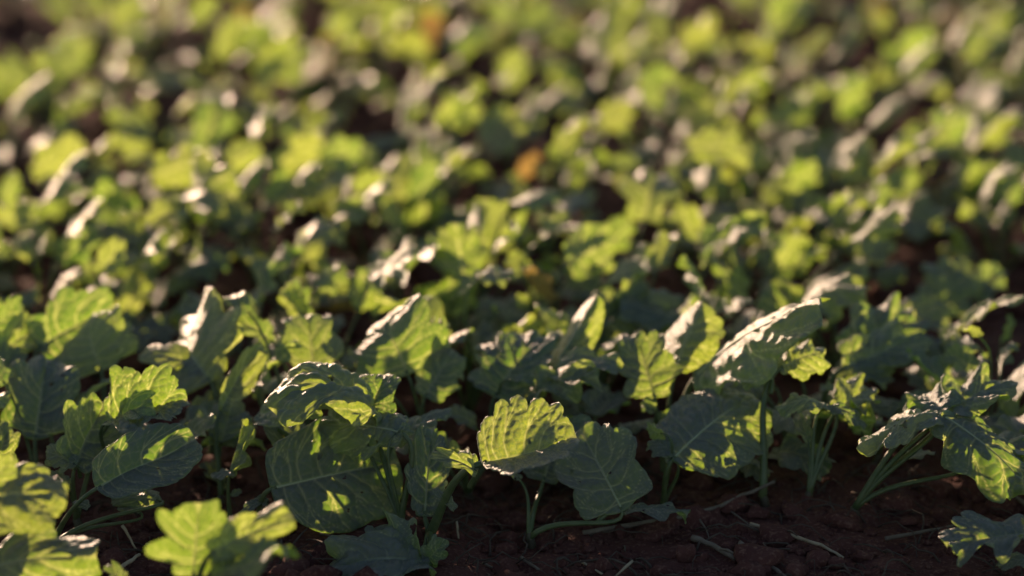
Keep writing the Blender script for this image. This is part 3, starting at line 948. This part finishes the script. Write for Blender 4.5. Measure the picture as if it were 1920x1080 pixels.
litter(TW, [(978, 1046, .003), (1010, 1068, .003)], 4, M_TWIG, "stubby brown twig left of the cream straw", "twig")
litter("dry_straw", [(230, 985, .014), (255, 1030, .004)], 3, M_STRAW, "bent dry straw behind the blurred maple-like leaf", "straw")
litter("dry_straw", [(205, 1085, .004), (232, 1060, .006), (262, 1040, .008)], 5, M_STRAW, "pale curled straw between the two near lime leaves", "straw")
litter("dry_straw", [(275, 1020, .006), (335, 1048, .004)], 3.5, M_STRAW, "tan straw lit at one end near the bottom left", "straw")
litter(TW, [(905, 1055, .003), (940, 1072, .003)], 2.5, M_TWIG, "thin curved twig at the bottom left of centre", "twig")
litter(TW, [(600, 1000, .004), (640, 1010, .004), (700, 1018, .003)], 2.5, M_TWIG, "thin rootlet under the broad round leaf", "twig")

# ------------------------------------------------------------------ crumbs of soil and fine litter: nobody could count them
def ico():
    import bmesh
    bm = bmesh.new(); bmesh.ops.create_icosphere(bm, subdivisions=2, radius=1.0)
    V_ = np.array([v_.co[:] for v_ in bm.verts]); F_ = np.array([[w_.index for w_ in f_.verts] for f_ in bm.faces]); bm.free()
    bm = bmesh.new(); bmesh.ops.create_icosphere(bm, subdivisions=1, radius=1.0)
    v1 = np.array([v_.co[:] for v_ in bm.verts]); f1 = np.array([[w_.index for w_ in f_.verts] for f_ in bm.faces]); bm.free()
    return (V_, F_), (v1, f1)
I2, I1 = ico()
Vs, Fs, off = [], [], 0
N1, N2 = 3600, 5200
for n_ in range(N1 + N2):
    near = n_ < N1
    yy = rng.uniform(1.08, 1.6) if near else rng.uniform(1.5, 3.2)
    xx = rng.uniform(-1, 1) * (yy * .2118 + .06)
    r_ = min(.0095, .0012 * (1 + rng.pareto(1.55))) * (1 if near else 1.5)
    tv, tf = I2 if (near and r_ > .002) else I1
    k1 = rng.normal(size=3) * 2.2; k2 = rng.normal(size=3) * 4
    s_ = 1 + .26 * np.sin(tv @ k1 + rng.uniform(0, 6)) + .22 * np.sin(tv @ k2) + rng.normal(size=len(tv)) * .07
    vv = tv * s_[:, None] * r_ * np.array([rng.uniform(.8, 1.25), rng.uniform(.8, 1.25), rng.uniform(.6, .95)])
    vv = vv + np.array([xx, yy, float(soil_h(xx, yy)) + r_ * rng.uniform(-.1, .4)])
    Vs.append(vv); Fs.append(tf + off); off += len(tv)
cr = link("soil_crumbs", new_mesh("soil_crumbs", np.concatenate(Vs), np.concatenate(Fs), M_SOIL, smooth=False))
cr["kind"] = "stuff"; cr["label"] = "loose dark crumbs and clods of soil between the plants"; cr["category"] = "soil"

Vs, Fs, off = [], [], 0
for n_ in range(1300):
    yy = rng.uniform(1.1, 1.55) if n_ < 800 else rng.uniform(1.5, 3.0)
    xx = rng.uniform(-1, 1) * (yy * .2118 + .05)
    Lw = rng.uniform(.006, .03); az = rng.uniform(0, 6.28)
    z = float(soil_h(xx, yy)) + .002
    d_ = np.array([math.cos(az), math.sin(az), rng.normal() * .18]); sdv = np.array([-d_[1], d_[0], 0])
    cv = rng.normal() * .25
    pts = [Vector(np.array([xx, yy, z]) + d_ * Lw * t_ + sdv * (cv * Lw * t_ * t_) + np.array([0, 0, .0025 * math.sin(math.pi * t_)])) for t_ in (0, .33, .66, 1)]
    r_ = rng.uniform(.00022, .0007)
    v_, f_ = tube(pts, [r_, r_, r_ * .9, r_ * .6], 4)
    Vs += v_; Fs += [tuple(a_ + off for a_ in q2) for q2 in f_]; off += len(v_)
lt = link("fine_litter", new_mesh("fine_litter", np.array(Vs), Fs, M_CHAFF))
lt["kind"] = "stuff"; lt["label"] = "fine rootlets and chaff scattered over the soil"; lt["category"] = "litter"

Vs, Fs, off = [], [], 0
for n_ in range(420):
    yy = rng.uniform(1.12, 1.5) if n_ < 320 else rng.uniform(1.5, 2.8)
    xx = rng.uniform(-1, 1) * (yy * .2118 + .04)
    az = rng.uniform(0, 6.28); Lw = rng.uniform(.015, .055); kz = rng.normal() * 1.3
    p_0 = np.array([xx, yy, float(soil_h(xx, yy)) - .001]); pts = []
    for t_ in range(8):
        pts.append(Vector(p_0 + np.array([0, 0, .005 * math.sin(math.pi * t_ / 7) * rng.uniform(.6, 1.4)])))
        az += kz / 7 + rng.normal() * .4
        p_0 = p_0 + np.array([math.cos(az), math.sin(az), 0]) * Lw / 7
        p_0[2] = float(soil_h(p_0[0], p_0[1])) + .001
    r_ = rng.uniform(.0003, .0010)
    v_, f_ = tube(pts, [r_ * (1 - .07 * t_) for t_ in range(8)], 5)
    Vs += v_; Fs += [tuple(a_ + off for a_ in q2) for q2 in f_]; off += len(v_)
ds = link("dead_stalk_litter", new_mesh("dead_stalk_litter", np.array(Vs), Fs, M_CHAFF))
ds["kind"] = "stuff"; ds["label"] = "tangle of bent dead stalks half buried in the soil"; ds["category"] = "litter"
